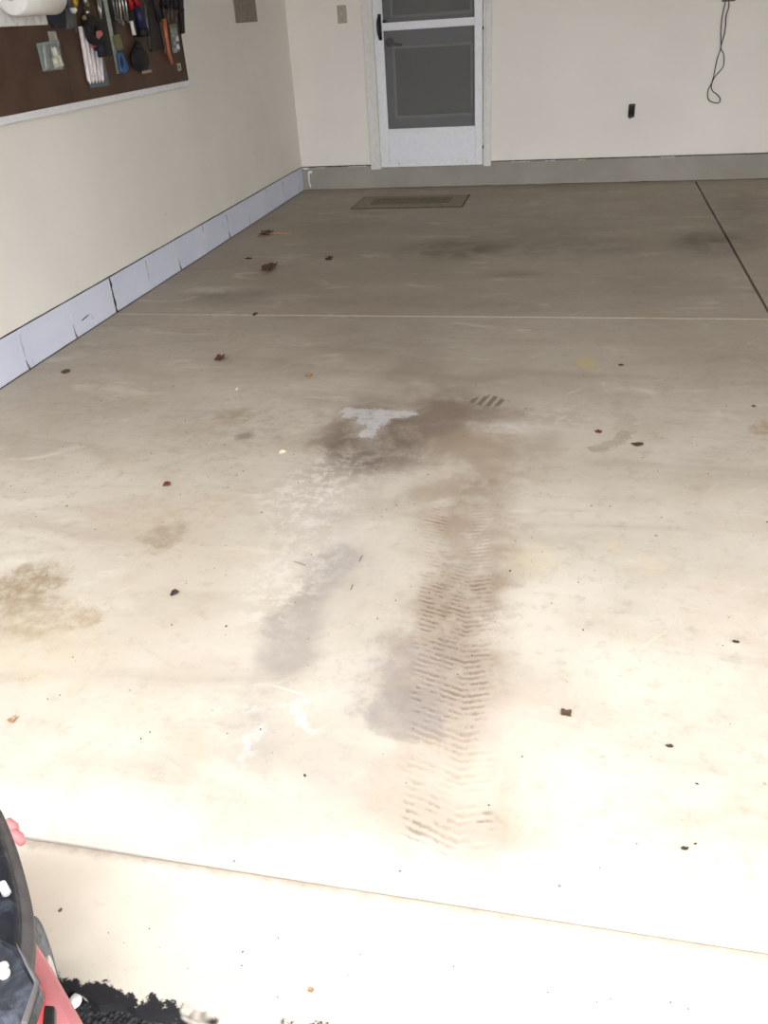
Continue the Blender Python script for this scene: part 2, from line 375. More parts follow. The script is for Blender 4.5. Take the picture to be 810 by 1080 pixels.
# left wall with its course of painted concrete blocks
struct('wall_left', B(((-.15, -6.60, BT+.006), (-.003, .15, GH))), WALL_M)
bl = struct('baseboard_left', B(((-.15, -6.44, -.05), (-.012, .0, BT+.006))), MORTAR_M)
JO, JL = .1325, .406
y = -.0; k = 0; edges = [0.0]
while True:
    e = -(JO + k*JL); k += 1
    if e < -6.42: edges.append(-6.42); break
    edges.append(e)
rnd = random.Random(3)
for i in range(len(edges)-1):
    a, e = edges[i], edges[i+1]
    gp = .0028 if i != 5 else .0035
    bm = B(((-.10, a-.0015, 0.002), (.0 - rnd.random()*.0015, e+.0015 + (.006 if abs(e-(-(JO+8*JL))) < .01 else 0), BT - rnd.random()*.002)))
    link('block', bm, BLOCK_M, bl, bev=.003)
for i, e in enumerate(edges[1:-1]):
    r_ = random.Random(40+i); dark = i == 8
    z0_, z1_ = (.004, BT-.003) if dark else ((.003, .07), (.06, BT-.02), (BT-.05, BT-.004))[i % 3]
    pts = []; nn = 11 if dark else 6
    for j in range(nn): pts.append((-.0010, e + .003 + r_.uniform(-.003, .003), z0_ + (z1_-z0_)*j/(nn-1)))
    rad = [(.0062 if dark else .0024)*r_.uniform(.4, 1.4) for _ in pts]
    o = link('joint_bead', tube(pts, rad, 6), GAP_M if dark else MORTAR_M, bl)
    if dark: o['label'] = 'dark open joint between two blocks'
    if i in (4, 6, 9, 10, 8):       # dirt caught at the foot of the joint
        pts = [(0, e+.02, .001), (.003, e+.004, .006), (.001, e, .03), (-.0002, e-.002, .05)]
        link('joint_dirt', tube(pts, [.002, .004, .0025, .0008], 6), simple('joint_grime', (110, 92, 78), .9), bl)
gc = at(90, 335, 0, 0)
o = link('gouge', prism([Vector((.0004, gc.y+.042*math.cos(a), gc.z+.003*math.sin(a)+.004*math.cos(a))) for a in [k*math.pi/5 for k in range(10)]], (-.001, 0, 0)), GAP_M, bl); o['label'] = 'dark scrape mark on a white block'
# dark drip in the open joint, dirt and painted gap shadow along the top of the course
def ragged_line(a, e, normal, z, h, m, name, parent, seed, n=120, out=.002):
    """thin irregular bead of dirt, gap shade or old caulk"""
    A, E_ = Vector(a), Vector(e); r_ = random.Random(seed); bm = bmesh.new(); N_ = Vector(normal)
    prev = None
    for i in range(n+1):
        t = i/n; p = A.lerp(E_, t); hh = h*(.35 + .9*abs(noise.noise((t*37, seed, 0))) + .5*abs(noise.noise((t*9, seed, 4))))
        q = [bm.verts.new(p + Vector((0, 0, z))), bm.verts.new(p + N_*out + Vector((0, 0, z+hh*.2))), bm.verts.new(p + N_*out + Vector((0, 0, z+hh))), bm.verts.new(p + Vector((0, 0, z+hh*1.1)))]
        if prev:
            for j in range(3): bm.faces.new((prev[j], prev[j+1], q[j+1], q[j]))
            bm.faces.new((prev[3], prev[0], q[0], q[3]))
        else: bm.faces.new(q)
        prev = q
    bm.faces.new(list(reversed(prev)))
    return link(name, bm, m, parent)
ragged_line((-.0035, -6.4, 0), (-.0035, -.01, 0), (1, 0, 0), BT-.0005, .007, GAP_M, 'dirt_shade_line', bl, 2, 300)
ragged_line((-.002, -6.4, 0), (-.002, -.01, 0), (1, 0, 0), .0, .004, GAP_M, 'floor_dirt_line', bl, 5, 300, .004)

# back wall: opening for the door
DX0, DX1, DZ0, DZ1 = .700, 1.560, .158, 2.21
struct('wall_back', B(((-.003, 0, BT+.006), (DX0, .15, GH)), ((DX1, 0, BT+.006), (GW, .15, GH)), ((DX0, 0, DZ1), (DX1, .15, GH))), WALL_M)
cb = struct('baseboard_back', B(((-.15, -.0, -.05), (DX0, .15, BT)), ((-.15, .02, BT), (DX0, .15, BT+.006)), ((DX1, .02, BT), (GW, .15, BT+.006)), ((DX0, 0, -.05), (DX1, .15, DZ0)), ((DX1, 0, -.05), (GW, .15, BT))), CURB_M)
ragged_line((.02, 0, 0), (.60, 0, 0), (0, -1, 0), BT-.004, .008, GAP_M, 'dirt_shade_line', cb, 8, 60)  # dirt and the gap's shadow, put in as one dark bead
ragged_line((1.6, 0, 0), (4.6, 0, 0), (0, -1, 0), BT-.003, .006, GAP_M, 'dirt_shade_line', cb, 9, 160)
for (a, e) in [(.40, .56), (2.02, 2.10), (2.28, 2.33), (2.9, 3.0), (1.75, 1.9), (.12, .2)]:
    ragged_line((a, 0, 0), (e, 0, 0), (0, -1, 0), BT-.008, .007, WHITE_M, 'paint_drip', cb, int(a*100), 14, .003)
ragged_line((.0, 0, 0), (4.6, 0, 0), (0, -1, 0), .0, .005, GAP_M, 'floor_dirt_line', cb, 12, 160, .004)
# chipped white paint at the inside corner of the curb
bm = bmesh.new()
for (x0, z0, x1, z1) in [(.045, .04, .058, .15), (.05, .13, .085, .155), (.052, .02, .064, .05), (.005, .165, .06, .178)]:
    pts = []
    for i in range(12):
        a = 2*math.pi*i/12; pts.append(Vector(((x0+x1)/2+(x1-x0)/2*math.cos(a)*(1+.3*math.sin(5*a)), -.0022, (z0+z1)/2+(z1-z0)/2*math.sin(a))))
    va = [bm.verts.new(p) for p in pts]; vb = [bm.verts.new(p+Vector((0, .002, 0))) for p in pts]
    bm.faces.new(va); bm.faces.new(list(reversed(vb)))
    for i in range(12): bm.faces.new((va[i], va[(i+1) % 12], vb[(i+1) % 12], vb[i]))
o = link('paint_patch', bm, WHITE_M, cb); o['label'] = 'white paint smear at the corner'

struct('wall_right', B(((GW, -6.60, -.1), (GW+.15, .15, GH))), WALL_M)
struct('ceiling', B(((-.15, -6.60, GH), (GW+.15, .15, GH+.15))), CEIL_M)
struct('wall_front', B(((-.15, -6.60, -.033), (.0, -6.445, GH)), ((0, -6.60, 2.25), (GW, -6.445, GH)), ((5.75, -6.60, -.0), (GW, -6.445, 2.25))), EXT_M)

# door casing
t1 = struct('trim_1', B(((.602, -.018, .150), (.655, 0, 2.27))), TRIM_M, bev=.003)
link('brickmould', B(((.655, -.030, .153), (.690, 0, 2.24))), TRIM_M, t1, bev=.004)
t2 = struct('trim_2', B(((1.548, -.018, .152), (1.590, 0, 2.27))), TRIM_M, bev=.003)
link('brickmould', B(((1.530, -.030, .155), (1.548, .0, 2.24))), TRIM_M, t2, bev=.004)
t3 = struct('trim_3', B(((.602, -.018, 2.27), (1.590, 0, 2.34))), TRIM_M, bev=.003)
struct('trim_4', B(((DX0-.008, -.012, .158), (DX1-.03, .148, .166))), simple('sill_metal', (150, 148, 144), .45, .6))

# storm door
d1 = thing('door_1', 'white storm door with grey screens, white kick panel and black pull', None, (1.1, 0, .166), kind='structure')
SX0, SX1, SZ0, SZ1 = .694, 1.526, .168, 2.22
yf, yb = -.038, -.008
link('stile', B(((SX0, yf, SZ0), (.768, yb, SZ1))), WHITE_M, d1, bev=.003)
link('stile', B(((1.466, yf, SZ0), (SX1, yb, SZ1))), WHITE_M, d1, bev=.003)
link('rail', B(((.768, yf, SZ0), (1.466, yb, .222))), WHITE_M, d1, bev=.003)
link('rail', B(((.768, yf-.002, 1.141), (1.466, yb, 1.195))), WHITE_M, d1, bev=.003)
link('rail', B(((.768, yf, 2.14), (1.466, yb, SZ1))), WHITE_M, d1, bev=.003)
link('rail', B(((.768, yf, .425), (1.466, yb, .455))), WHITE_M, d1, bev=.003)
link('kick_panel', B(((.768, yf+.006, .222), (1.466, yb, .425))), simple('panel_enamel', (232, 234, 240), .35, var=.02), d1)
def screen_mat():
    b = NB('insect_screen'); tr = b.new('ShaderNodeBsdfTransparent'); mx = b.new('ShaderNodeMixShader')
    b.set(Base_Color=srgb(104, 104, 102), Roughness=.6)
    out = [n for n in b.N if n.type == 'OUTPUT_MATERIAL'][0]
    mx.inputs[0].default_value = .40
    b.L.new(tr.outputs[0], mx.inputs[1]); b.L.new(b.bsdf.outputs[0], mx.inputs[2]); b.L.new(mx.outputs[0], out.inputs[0]); return b.m
SCR = screen_mat()
for z0, z1 in ((.455, 1.141), (1.195, 2.14)):
    link('screen', B(((.768, -.022, z0), (1.466, -.020, z1))), SCR, d1)
BLK = simple('black_plastic', (22, 22, 24), .35, var=.1); GUN = simple('dark_metal', (64, 60, 56), .35, .8)
h = link('pull_handle', tube(spline([(.745, -.040, 1.245), (.738, -.072, 1.20), (.740, -.074, 1.13), (.748, -.040, 1.085)], 5), [.008]+[.011]*13+[.011, .008], 10), BLK, d1, True); h['label'] = 'black pull handle'
link('strike_plate', B(((.730, -.043, 1.085), (.757, -.036, 1.255))), BLK, d1, bev=.003)
link('latch', B(((.768, -.046, 1.196), (.800, -.030, 1.215))), BLK, d1, bev=.003)
for z in (.30, .345, .40+.0, 1.12, 1.19):
    link('hinge', tube([(1.529, -.036, z-.011), (1.529, -.036, z+.011)], .005, 8), GUN if z in (.30, 1.12) else WHITE_M, d1)
for x in (.845, 1.40):
    link('screw', tube([(x, yf-.003, .196), (x, yf+.002, .196)], .004, 8), GUN, d1)
# entry door behind it
DG = simple('grey_door_paint', (196, 197, 200), .5, var=.04); DP = simple('door_panel_shade', (160, 156, 148), .55, var=.04); DM = simple('door_moulding', (226, 226, 224), .5, var=.04)  # one grey door: recess shade put into the panel colour, moulding lightened
d2 = struct('door_2', B(((DX0-.0, .06, .168), (DX1, .10, DZ1))), DG, label='grey panelled entry door seen through the storm door screens')
def frame(x0, x1, z0, z1, w_, y0, y1):
    return B(((x0, y0, z0), (x0+w_, y1, z1)), ((x1-w_, y0, z0), (x1, y1, z1)), ((x0+w_, y0, z0), (x1-w_, y1, z0+w_)), ((x0+w_, y0, z1-w_), (x1-w_, y1, z1)))
for z0, z1 in ((.52, 1.035), (1.22, 1.95)):
    link('panel_moulding', frame(.812, 1.445, z0, z1, .022, .045, .06), DM, d2, bev=.004)
    link('panel', B(((.834, .054, z0+.022), (1.423, .06, z1-.022))), DP, d2)
bm = tube([(.797, .015, 1.062), (.797, .06, 1.062)], .030, 18); r = link('lever_rose', bm, GUN, d2)
link('lever', tube(spline([(.797, .012, 1.062), (.82, .006, 1.056), (.86, .008, 1.045), (.90, .010, 1.042)], 4), .010, 8), GUN, d2, True)

# ---------------------------------------------------------------- light switch, cover plate, outlet hole, cord
a, e = bw(355.5, 4), bw(366, 26)
sw = thing('light_switch', 'beige toggle light switch on the back wall beside the door', 'switch', ((a.x+e.x)/2, 0, e.z))
PL = simple('almond_plastic', (172, 164, 146), .45, var=.03)
cx = (a.x+e.x)/2; cz = (a.z+e.z)/2
link('switch_plate', B(((cx-.037, -.006, cz-.060), (cx+.037, 0, cz+.060))), PL, sw, bev=.003)
link('toggle', B(((cx-.006, -.016, cz-.004), (cx+.006, -.006, cz+.014))), simple('toggle_plastic', (196, 188, 170), .4), sw, bev=.002)
for s in (-1, 1): link('screw', tube([(cx, -.0075, cz+s*.038), (cx, -.005, cz+s*.038)], .003, 8), GUN, sw)
a, e = lw(249, 24, 0.0), lw(271, 23, 0.0)
cp = thing('cover_plate', 'grey steel blank cover plate high on the left wall', 'cover plate', (0, (a.y+e.y)/2, a.z))
link('plate', B(((-.003, a.y, (a.z+e.z)/2), (.006, e.y, (a.z+e.z)/2+.16))), simple('steel_plate', (140, 128, 118), .5, .3), cp, bev=.003)
for dz in (.02, .14): link('screw', tube([(.005, (a.y+e.y)/2, a.z+dz), (.0085, (a.y+e.y)/2, a.z+dz)], .004, 8), GUN, cp)
c = bw(666, 117)
ob = thing('outlet_box', 'small open black outlet box set in the back wall', 'outlet', (c.x, 0, c.z-.05))
x0, x1, z0, z1 = c.x-.024, c.x+.024, c.z-.045, c.z+.045
link('box_rim', frame(x0, x1, z0, z1, .008, -.006, 0.0), BLK, ob, bev=.001)
link('back_plate', B(((x0, -.002, z0), (x1, 0, z1))), simple('box_inside', (40, 40, 36), .8), ob)
for k in range(3):
    link('wire', tube(spline([(c.x-.014+.012*k, -.002, c.z-.03), (c.x-.02+.02*k, -.02, c.z-.005*k), (c.x+.018-.018*k, -.014, c.z+.024)], 5), .0035, 6), (BLK, GUN, BLK)[k], ob, True)
link('tab', B(((c.x-.02, -.010, z1-.012), (c.x+.024, -.001, z1+.004))), BLK, ob); link('tab', B(((c.x-.016, -.010, z0-.006), (c.x+.006, -.001, z0+.008))), BLK, ob)

CORD = simple('brown_cord', (74, 62, 52), .5)
def cpt(x, y, yy): return bw(730 + x/9.0, y/9.0, yy)
cordp = [(345,-30,-.02),(348,60,-.014),(322,150,-.012),(318,240,-.012),(305,330,-.01),(272,450,-.016),(298,510,-.012),(302,590,-.012),(285,650,-.012),(215,730,-.012),(180,800,-.014),(150,860,-.010),(150,930,-.010),(180,965,-.010),(245,978,-.010),(268,945,-.010),(240,900,-.010),(195,865,-.012),(182,815,-.010),(205,720,-.008),(235,570,-.008),(272,450,-.008),(272,300,-.012),(285,160,-.012),(315,20,-.012),(322,-30,-.02)]
co = thing('hanging_cord', 'looped thin brown cord hanging from a hook on the back wall', 'cord', tuple(cpt(200, 978, -.01)))
link('cord', tube(spline([cpt(*q) for q in cordp], 5), .0035, 6), CORD, co, True)
hk = cpt(345, 5, 0)
h = thing('wall_hook', 'small purple-brown hook with the thin cord looped over it', 'hook', (hk.x, 0, hk.z))
link('hook_plate', B(((hk.x-.045, -.006, hk.z-.006), (hk.x+.045, 0, hk.z+.035))), simple('hook_paint', (120, 96, 96), .5), h, bev=.003)
link('hook_arm', tube([(hk.x-.005, 0, hk.z+.02), (hk.x-.005, -.035, hk.z+.02), (hk.x-.005, -.04, hk.z+.035)], .005, 8), simple('hook_wire', (110, 90, 90), .4, .5), h, True)

# ---------------------------------------------------------------- door mat
q = [fl(368, 221), fl(487, 220), fl(494, 205), fl(386, 206)]
mx0, mx1 = q[0].x+.01, q[1].x+.0; my0, my1 = q[0].y, q[2].y-.03
mt = thing('door_mat', 'thin worn tan mat with a pale border on the floor before the door', 'mat', ((mx0+mx1)/2, (my0+my1)/2, 0))
MATB = simple('mat_border', (142, 132, 114), .95, var=.1, bump=.4); MATC = simple('mat_field', (118, 108, 92), .95, var=.12, bump=.4); MATE = simple('mat_binding', (96, 86, 72), .95)
link('mat_binding', frame(mx0, mx1, my0, my1, .012, 0, 1) if False else B(((mx0, my0, .0005), (mx1, my1, .006))), MATE, mt, bev=.002)
link('mat_border', B(((mx0+.012, my0+.018, .006), (mx1-.012, my1-.012, .0075))), MATB, mt)
link('mat_field', B(((mx0+.12, my0+.13, .0075), (mx1-.12, my1-.10, .0085))), MATC, mt)

# ---------------------------------------------------------------- tool board
BZ = .985; BY1 = -2.085; BY0 = -4.75; BS = -3.376; BTOP = 2.15
PEG = NB('brown_hardboard'); p_ = PEG.pos(); n_ = PEG.noise(p_, 6, 4); n2_ = PEG.noise(p_, 90, 3)
PEG.set(Base_Color=PEG.mix(PEG.map(n_, .3, .7), srgb(74, 54, 42), srgb(88, 66, 52)), Roughness=.55, Specular_IOR_Level=.35); PEG.bump(n2_, .2, .001)
pb = thing('tool_board', 'dark brown hardboard tool panel with white bottom rail on the left wall', 'tool board', (0, -3.4, BZ))
for a, e in ((BY0, BS-.0015), (BS+.0015, BY1)):
    link('board_sheet', B(((-.003, a, BZ+.0), (.020, e, BTOP))), PEG.m, pb, bev=.0015)
link('bottom_rail', B(((-.003, BY0, BZ-.030), (.028, BY1+.01, BZ))), WHITE_M, pb, bev=.003)
link('edge_strip', B(((-.003, BY1, BZ), (.022, BY1+.008, BTOP))), simple('edge_dark', (50, 38, 30), .6), pb)

def wall_poly(pxs, x0, th):
    """outline on the board -> prism standing off the board from x0 to x0+th"""
    return prism([lw(px, py, x0) for px, py in pxs], (th, 0, 0))
STEEL = simple('bright_steel', (176, 176, 172), .3, .9, spec=.6); STEEL2 = simple('dull_steel', (120, 118, 112), .4, .8)
RED = simple('red_rubber', (158, 26, 36), .45); NAVY = simple('navy_plastic', (30, 34, 70), .45); BLUE = simple('blue_plastic', (36, 86, 140), .4)
DARK = simple('dark_rubber', (24, 22, 24), .6); GREYC = simple('grey_card', (92, 94, 92), .8); WHT = simple('white_plastic', (226, 224, 220), .45)
PINK = simple('pink_foam', (184, 110, 110), .7); COPPER = simple('orange_handle', (172, 98, 62), .4, .2); YEL = simple('amber_plastic', (178, 134, 48), .35)
CLEAR = simple('clear_blister', (196, 206, 204), .15, 0, spec=.6, alpha=.15)
SAGE = simple('olive_metal', (112, 108, 72), .5)
X = .020
def hang(name, label, cat, px, py, group=None):
    p = lw(px, py, X); return thing(name, label, cat, (X, p.y, p.z), group)
def W(px, py, x=.041): return lw(px, py, x)
# short peg so that each thing has something to hang on
def peg(par, px, py):
    p = lw(px, py, X); link('peg', tube([(X-.004, p.y, p.z), (X+.03, p.y, p.z), (X+.034, p.y, p.z+.012)], .0022, 6), STEEL2, par)

# paper towel dispenser, top left
tw = thing('paper_towel_roll', 'white paper towel roll at the far upper left of the tool board', 'paper towels', (X, -3.75, 1.30))
ra = at(12, -2, 0, .10); rb = at(62, -6, 0, .10)
ya, yb2, zc = -3.80, -3.50, 1.402
link('roll', tube([(.10, ya, zc), (.10, ya+.006, zc), (.10, yb2-.006, zc), (.10, yb2, zc)], [.066, .072, .072, .066], 32), simple('paper_white', (236, 234, 228), .9, var=.03), tw, True)
link('core', tube([(.10, ya-.004, zc), (.10, ya+.01, zc)], .022, 20), simple('card_core', (190, 176, 152), .9), tw, True)
th_ = thing('towel_holder', 'white plastic plate holding the paper towel roll', 'holder', (X, -3.7, 1.29))
link('back_plate', B(((X+.001, -3.86, 1.296), (X+.010, -3.46, 1.52))), WHT, th_, bev=.004)
link('arm', B(((X+.010, -3.845, zc+.0), (.095, -3.832, zc+.015))), WHT, th_, bev=.008); link('arm', B(((X+.010, -3.482, zc-.03), (.11, -3.468, zc+.03))), WHT, th_, bev=.008)

def obj1(name, label, cat, bm, m, px, py, group=None, bev=.002, smooth=False):
    t = hang(name, label, cat, px, py, group); return t, link(name + '_body', bm, m, t, smooth, bev)
# dark scoop under the roll
t = hang('putty_knife', 'dark triangular putty knife right of the paper towel roll', 'putty knife', 55, 30)
link('blade', wall_poly([(45, 12), (70, 8), (69, 30), (56, 30)], X+.002, .003), simple('dark_blade', (44, 46, 56), .4, .5), t)
link('handle', wall_poly([(56, -20), (66, -22), (68, 9), (57, 11)], X, .022), NAVY, t, bev=.004)
t = hang('sandpaper_pack', 'plain grey card pack hanging beside the dark putty knife', 'card pack', 72, 30)
link('card', wall_poly([(66, -20), (74, -20), (79, 29), (70, 31)], X+.002, .008), GREYC, t, bev=.001)
link('blue_tab', wall_poly([(65, -20), (70, -20), (71, 3), (66, 3)], X+.010, .004), NAVY, t)
# blister pack with batteries
t = hang('blister_pack', 'clear blister pack with grey clips alone on the left board sheet', 'blister pack', 52, 75)
link('backing_card', wall_poly([(38, 46), (60, 42), (66, 72), (46, 75)], X+.001, .003), simple('teal_grey_card', (120, 132, 128), .7), t)
link('hang_tab', wall_poly([(50, 33), (58, 33), (62, 48), (54, 50)], X+.001, .003), simple('clear_tab', (168, 160, 148), .3), t)
for k in range(3):
    a = 43 + k*4.6; link('clip', wall_poly([(a, 48), (a+3, 47.5), (a+7, 72), (a+3.6, 73)], X+.006, .012), (STEEL, STEEL2, STEEL)[k], t, bev=.002)
for k, (x_, y_) in enumerate([(57, 50), (57.5, 60), (62, 59.5)]):
    link('battery', tube([W(x_-2, y_, X+.015), W(x_+2, y_+10, X+.015)], .016, 12), simple('ivory_cell', (206, 204, 184), .5), t, True)
link('blister', wall_poly([(38, 46), (62, 42), (67, 73), (45, 76)], X+.026, .001), CLEAR, t)
# screwdriver with amber handle and white tip
t = hang('screwdriver', 'amber handled screwdriver with a round white end near the grey card', 'screwdriver', 77, 13)
link('handle', tube([W(76.5, -26), W(78, -14), W(79, 2), W(79.5, 7)], [.012, .016, .014, .010], 10), YEL, t, True)
link('end_knob', tube([W(77.0, 8), W(77.4, 10), W(77.8, 14)], [.012, .018, .008], 12), WHT, t, True)
# long strip left of the sticks
t = hang('hacksaw_blade', 'thin worn steel strip just left of the pack of white sticks', 'blade', 80, 35)
link('blade', wall_poly([(76, 10), (78.5, 10), (81.5, 34), (79.6, 35)], X+.002, .003), STEEL2, t)
# key ring of sockets
t = hang('socket_rail', 'worn steel socket set clipped on a short rail above the tape roll', 'sockets', 92, 24)
link('rail', wall_poly([(85, -10), (88, -10), (92, 22), (89, 23)], X+.001, .006), STEEL2, t)
for k, (x_, y_) in enumerate([(89.5, 1), (91.5, 4), (92, 13), (89, 19)]):
    link('socket', tube([W(x_, y_, X+.005), W(x_, y_, X+.035)], .014-.001*k, 12), (STEEL, SAGE, STEEL, SAGE)[k], t, True)
# tape roll with pink piece
t = hang('tape_roll', 'large black roll of tape overlapping the white sticks', 'tape', 96, 43)
def ring(c, R_, r_, h_, n=32):
    bm = bmesh.new(); rows = []
    for rr, xx in ((R_, 0), (R_, h_), (r_, h_), (r_, 0)):
        rows.append([bm.verts.new((c.x+xx, c.y+rr*math.cos(2*math.pi*k/n), c.z+rr*math.sin(2*math.pi*k/n))) for k in range(n)])
    for i in range(4):
        for k in range(n): bm.faces.new((rows[i][k], rows[i][(k+1) % n], rows[(i+1) % 4][(k+1) % n], rows[(i+1) % 4][k]))
    return bm
cc = W(95.5, 33, X+.028)
link('tape', ring(cc, .062, .028, .026), DARK, t, bev=.003); link('core', ring(cc, .030, .022, .028), simple('tape_core', (40, 36, 34), .8), t)
t = hang('ear_plug_bag', 'small pink foam block beside the black tape roll', 'foam block', 102, 41)
link('foam', wall_poly([(101, 33), (105, 32), (107, 36), (103, 41), (101, 39)], X+.060, .010), PINK, t, bev=.002)
t = hang('pink_pad', 'dusty pink pad under the black tape roll, behind the sticks', 'pad', 97, 51)
link('pad', wall_poly([(93, 43), (99, 42), (101, 49), (96, 51)], X+.028, .008), PINK, t, bev=.002)
# five white sticks on a card
t = hang('stick_pack', 'pack of five white sticks on a grey card with a red edge', 'stick pack', 100, 92)
link('backing_card', wall_poly([(82, 28), (102, 27), (115, 90), (95, 93)], X+.001, .003), simple('blue_grey_card', (104, 112, 118), .7), t)
link('red_edge', wall_poly([(85.5, 46), (88, 46), (95, 80), (93, 80)], X+.004, .004), simple('faded_red', (168, 84, 90), .6), t)
for k in range(5):
    x_ = 84.5 + k*3.6; dt = [0, 3, 18, 33, 33][k]
    s_ = link('stick', tube([W(x_+dt*.18, 28+dt*.8, X+.015), W(x_+9.6-.25*k, 84.5-k*.4, X+.015), W(x_+10.8-.25*k, 88.5-k*.4, X+.015)], [.0105, .0105, .003], 8), simple('white_stick', (224, 214, 214), .5), t, True)
# blue-badged black pouch beside it
t = hang('small_black_pouch', 'small black pouch with a dark blue badge over the white sticks', 'pouch', 107, 60)
link('pouch', wall_poly([(100, 43), (108, 42), (111, 59), (103, 61)], X+.026, .018), DARK, t, bev=.004)
link('badge', wall_poly([(103, 49), (108, 48.5), (109, 54), (104, 54.5)], X+.044, .002), NAVY, t)
# chrome pliers / shears at top
t = hang('long_tweezers', 'long thin bright steel prongs between tape roll and ruler', 'tweezers', 106, 22)
for s in (0, 1): link('prong', tube([W(102+s*3, -12), W(104+s*2.0, 8), W(106+s, 20)], [.005, .006, .0025], 6), STEEL, t, True)
t = hang('long_steel_ruler', 'long narrow steel ruler reaching down beside blue scissors', 'ruler', 125, 78)
link('ruler_blade', wall_poly([(105.5, -16), (109, -16), (127, 77), (123.5, 78)], X+.002, .003), simple('ruler_steel', (190, 196, 184), .35, .6), t)
t = hang('dark_saw', 'dark wide saw blade hanging behind the long steel ruler', 'saw', 117, 60)
link('saw_blade', wall_poly([(96, -18), (118, -18), (124, 58), (111, 60)], X+.0, .0015), simple('oiled_blade', (42, 38, 34), .4, .5), t)
t = hang('olive_scraper', 'olive green pointed scraper right of the steel ruler', 'scraper', 126, 52)
link('scraper', wall_poly([(119, 38), (125, 36), (130, 51), (123, 54)], X+.010, .004), SAGE, t)
t = hang('blue_scissors', 'blue handled scissors hanging against the end of the ruler', 'scissors', 129, 78)
link('handle_loop', wall_poly([(123, 56), (127, 55), (132, 66), (134, 73), (130, 78), (126, 76)], X+.012, .012), BLUE, t, bev=.004)
link('handle_inner', wall_poly([(126, 60), (128, 60), (130.5, 68), (129, 73), (127, 70)], X+.024, .002), NAVY, t)
# row of steel wrenches
for k in range(5):
    x_ = 118 + k*3.3
    t = hang('wrench', ('leftmost', 'second from left', 'middle', 'fourth from left', 'rightmost')[k] + ' small steel wrench of the row left of red pliers', 'wrench', x_+4, 22, 'small wrenches on the tool board')
    link('shank', tube([W(x_-2, -14), W(x_+1.6, 4), W(x_+3.6, 17+(k % 3)*3)], [.005, .006, .005], 8), STEEL if k > 1 else STEEL2, t, True)
    e = W(x_+3.9, 18.5+(k % 3)*3, X+.008); link('ring_end', ring(e, .013, .006, .007, 14), STEEL, t)
# red pliers
t = hang('red_pliers', 'pliers with two thick red grips at the top of the board', 'pliers', 140, 12)
for s in (0, 1):
    link('grip', tube([W(135+s*6, -18, X+.018), W(136.5+s*6.5, 0, X+.018), W(139+s*7.5, 9.5, X+.018)], [.010, .017, .013], 10), RED, t, True)
link('jaw', wall_poly([(136, -30), (142, -30), (143, -16), (135, -16)], X+.004, .012), STEEL2, t)
t = hang('navy_flashlight', 'dark navy hand lamp hanging below the red pliers grips', 'flashlight', 150, 30)
link('lamp_barrel', tube([W(145, 8, X+.034), W(150, 29, X+.034)], [.024, .026], 14), NAVY, t, True)
link('lamp_head', tube([W(150, 29, X+.034), W(152, 38, X+.034)], [.026, .032], 14), DARK, t, True)
t = hang('black_screwdriver', 'slim black screwdriver with a white band left of the black bag', 'screwdriver', 145, 46)
link('shaft', tube([W(141.5, 37), W(145.5, 48)], [.004, .003], 8), DARK, t); link('white_band', tube([W(138.4, 22), W(141.6, 37)], [.010, .011], 10), WHT, t, True)
link('grip', tube([W(136.5, 12), W(138.4, 22)], [.012, .010], 10), DARK, t, True)
t = hang('silver_rod', 'thin speckled steel rod hanging right of the navy lamp', 'rod', 158, 53)
link('rod', tube([W(151, -8), W(155, 24), W(158.5, 52)], [.005, .0055, .004], 8), STEEL2, t, True)
t = hang('black_bag', 'round black tool bag with a pale label strip beneath', 'bag', 148, 76)
cb_ = W(147.5, 62, X+.028); bm = bmesh.new(); bmesh.ops.create_uvsphere(bm, u_segments=24, v_segments=14, radius=1)
for v in bm.verts:
    q3 = v.co.copy(); s3 = (abs(q3.y)**3+abs(q3.z)**3)**(1/3) if (abs(q3.y)+abs(q3.z)) > 1e-4 else 1
    v.co = Vector((cb_.x + q3.x*.026, cb_.y + q3.y*.088*(1.05-.1*q3.z) + .006*noise.noise(q3*3), cb_.z + q3.z*.056 + .005*noise.noise(q3*3+Vector((5, 0, 0)))))
link('bag_body', bm, DARK, t, True)
link('bag_neck', tube([W(145.5, 44, X+.02), W(146, 52, X+.02)], [.016, .028], 12), DARK, t, True)
link('label_strip', wall_poly([(149, 75), (159, 73.5), (160, 76), (150, 78)], X+.004, .003), simple('pale_label', (170, 150, 140), .6), t)
# dark flat box, orange handle, cluster of black tools, etc.
t = hang('dark_file_case', 'tall flat dark grey case between silver rod and orange handle', 'case', 165, 54)
link('case_body', wall_poly([(151.5, -16), (163.5, -16), (170.5, 52), (158.5, 55)], X+.001, .010), simple('dark_case', (48, 44, 40), .6), t, bev=.002)
t = hang('orange_handled_tool', 'long orange copper handle pointing down near the board edge', 'hammer', 181, 67)
link('grip', tube([W(172.5, 20, X+.02), W(174.5, 34, X+.02), W(178, 56, X+.02), W(181, 67, X+.02)], [.013, .013, .012, .010], 12), COPPER, t, True)
link('head', tube([W(170.5, 6, X+.02), W(172.5, 20, X+.02)], [.008, .010], 10), DARK, t, True)
t = hang('thin_steel_file', 'thin steel file hanging just left of the orange handle', 'file', 173, 57)
link('blade', wall_poly([(165.5, 8), (167, 8), (175.4, 55), (173.8, 57)], X+.012, .003), STEEL2, t)
link('handle', tube([W(163, -12), W(166, 8)], [.010, .009], 10), simple('brown_wood', (92, 48, 36), .6), t, True)
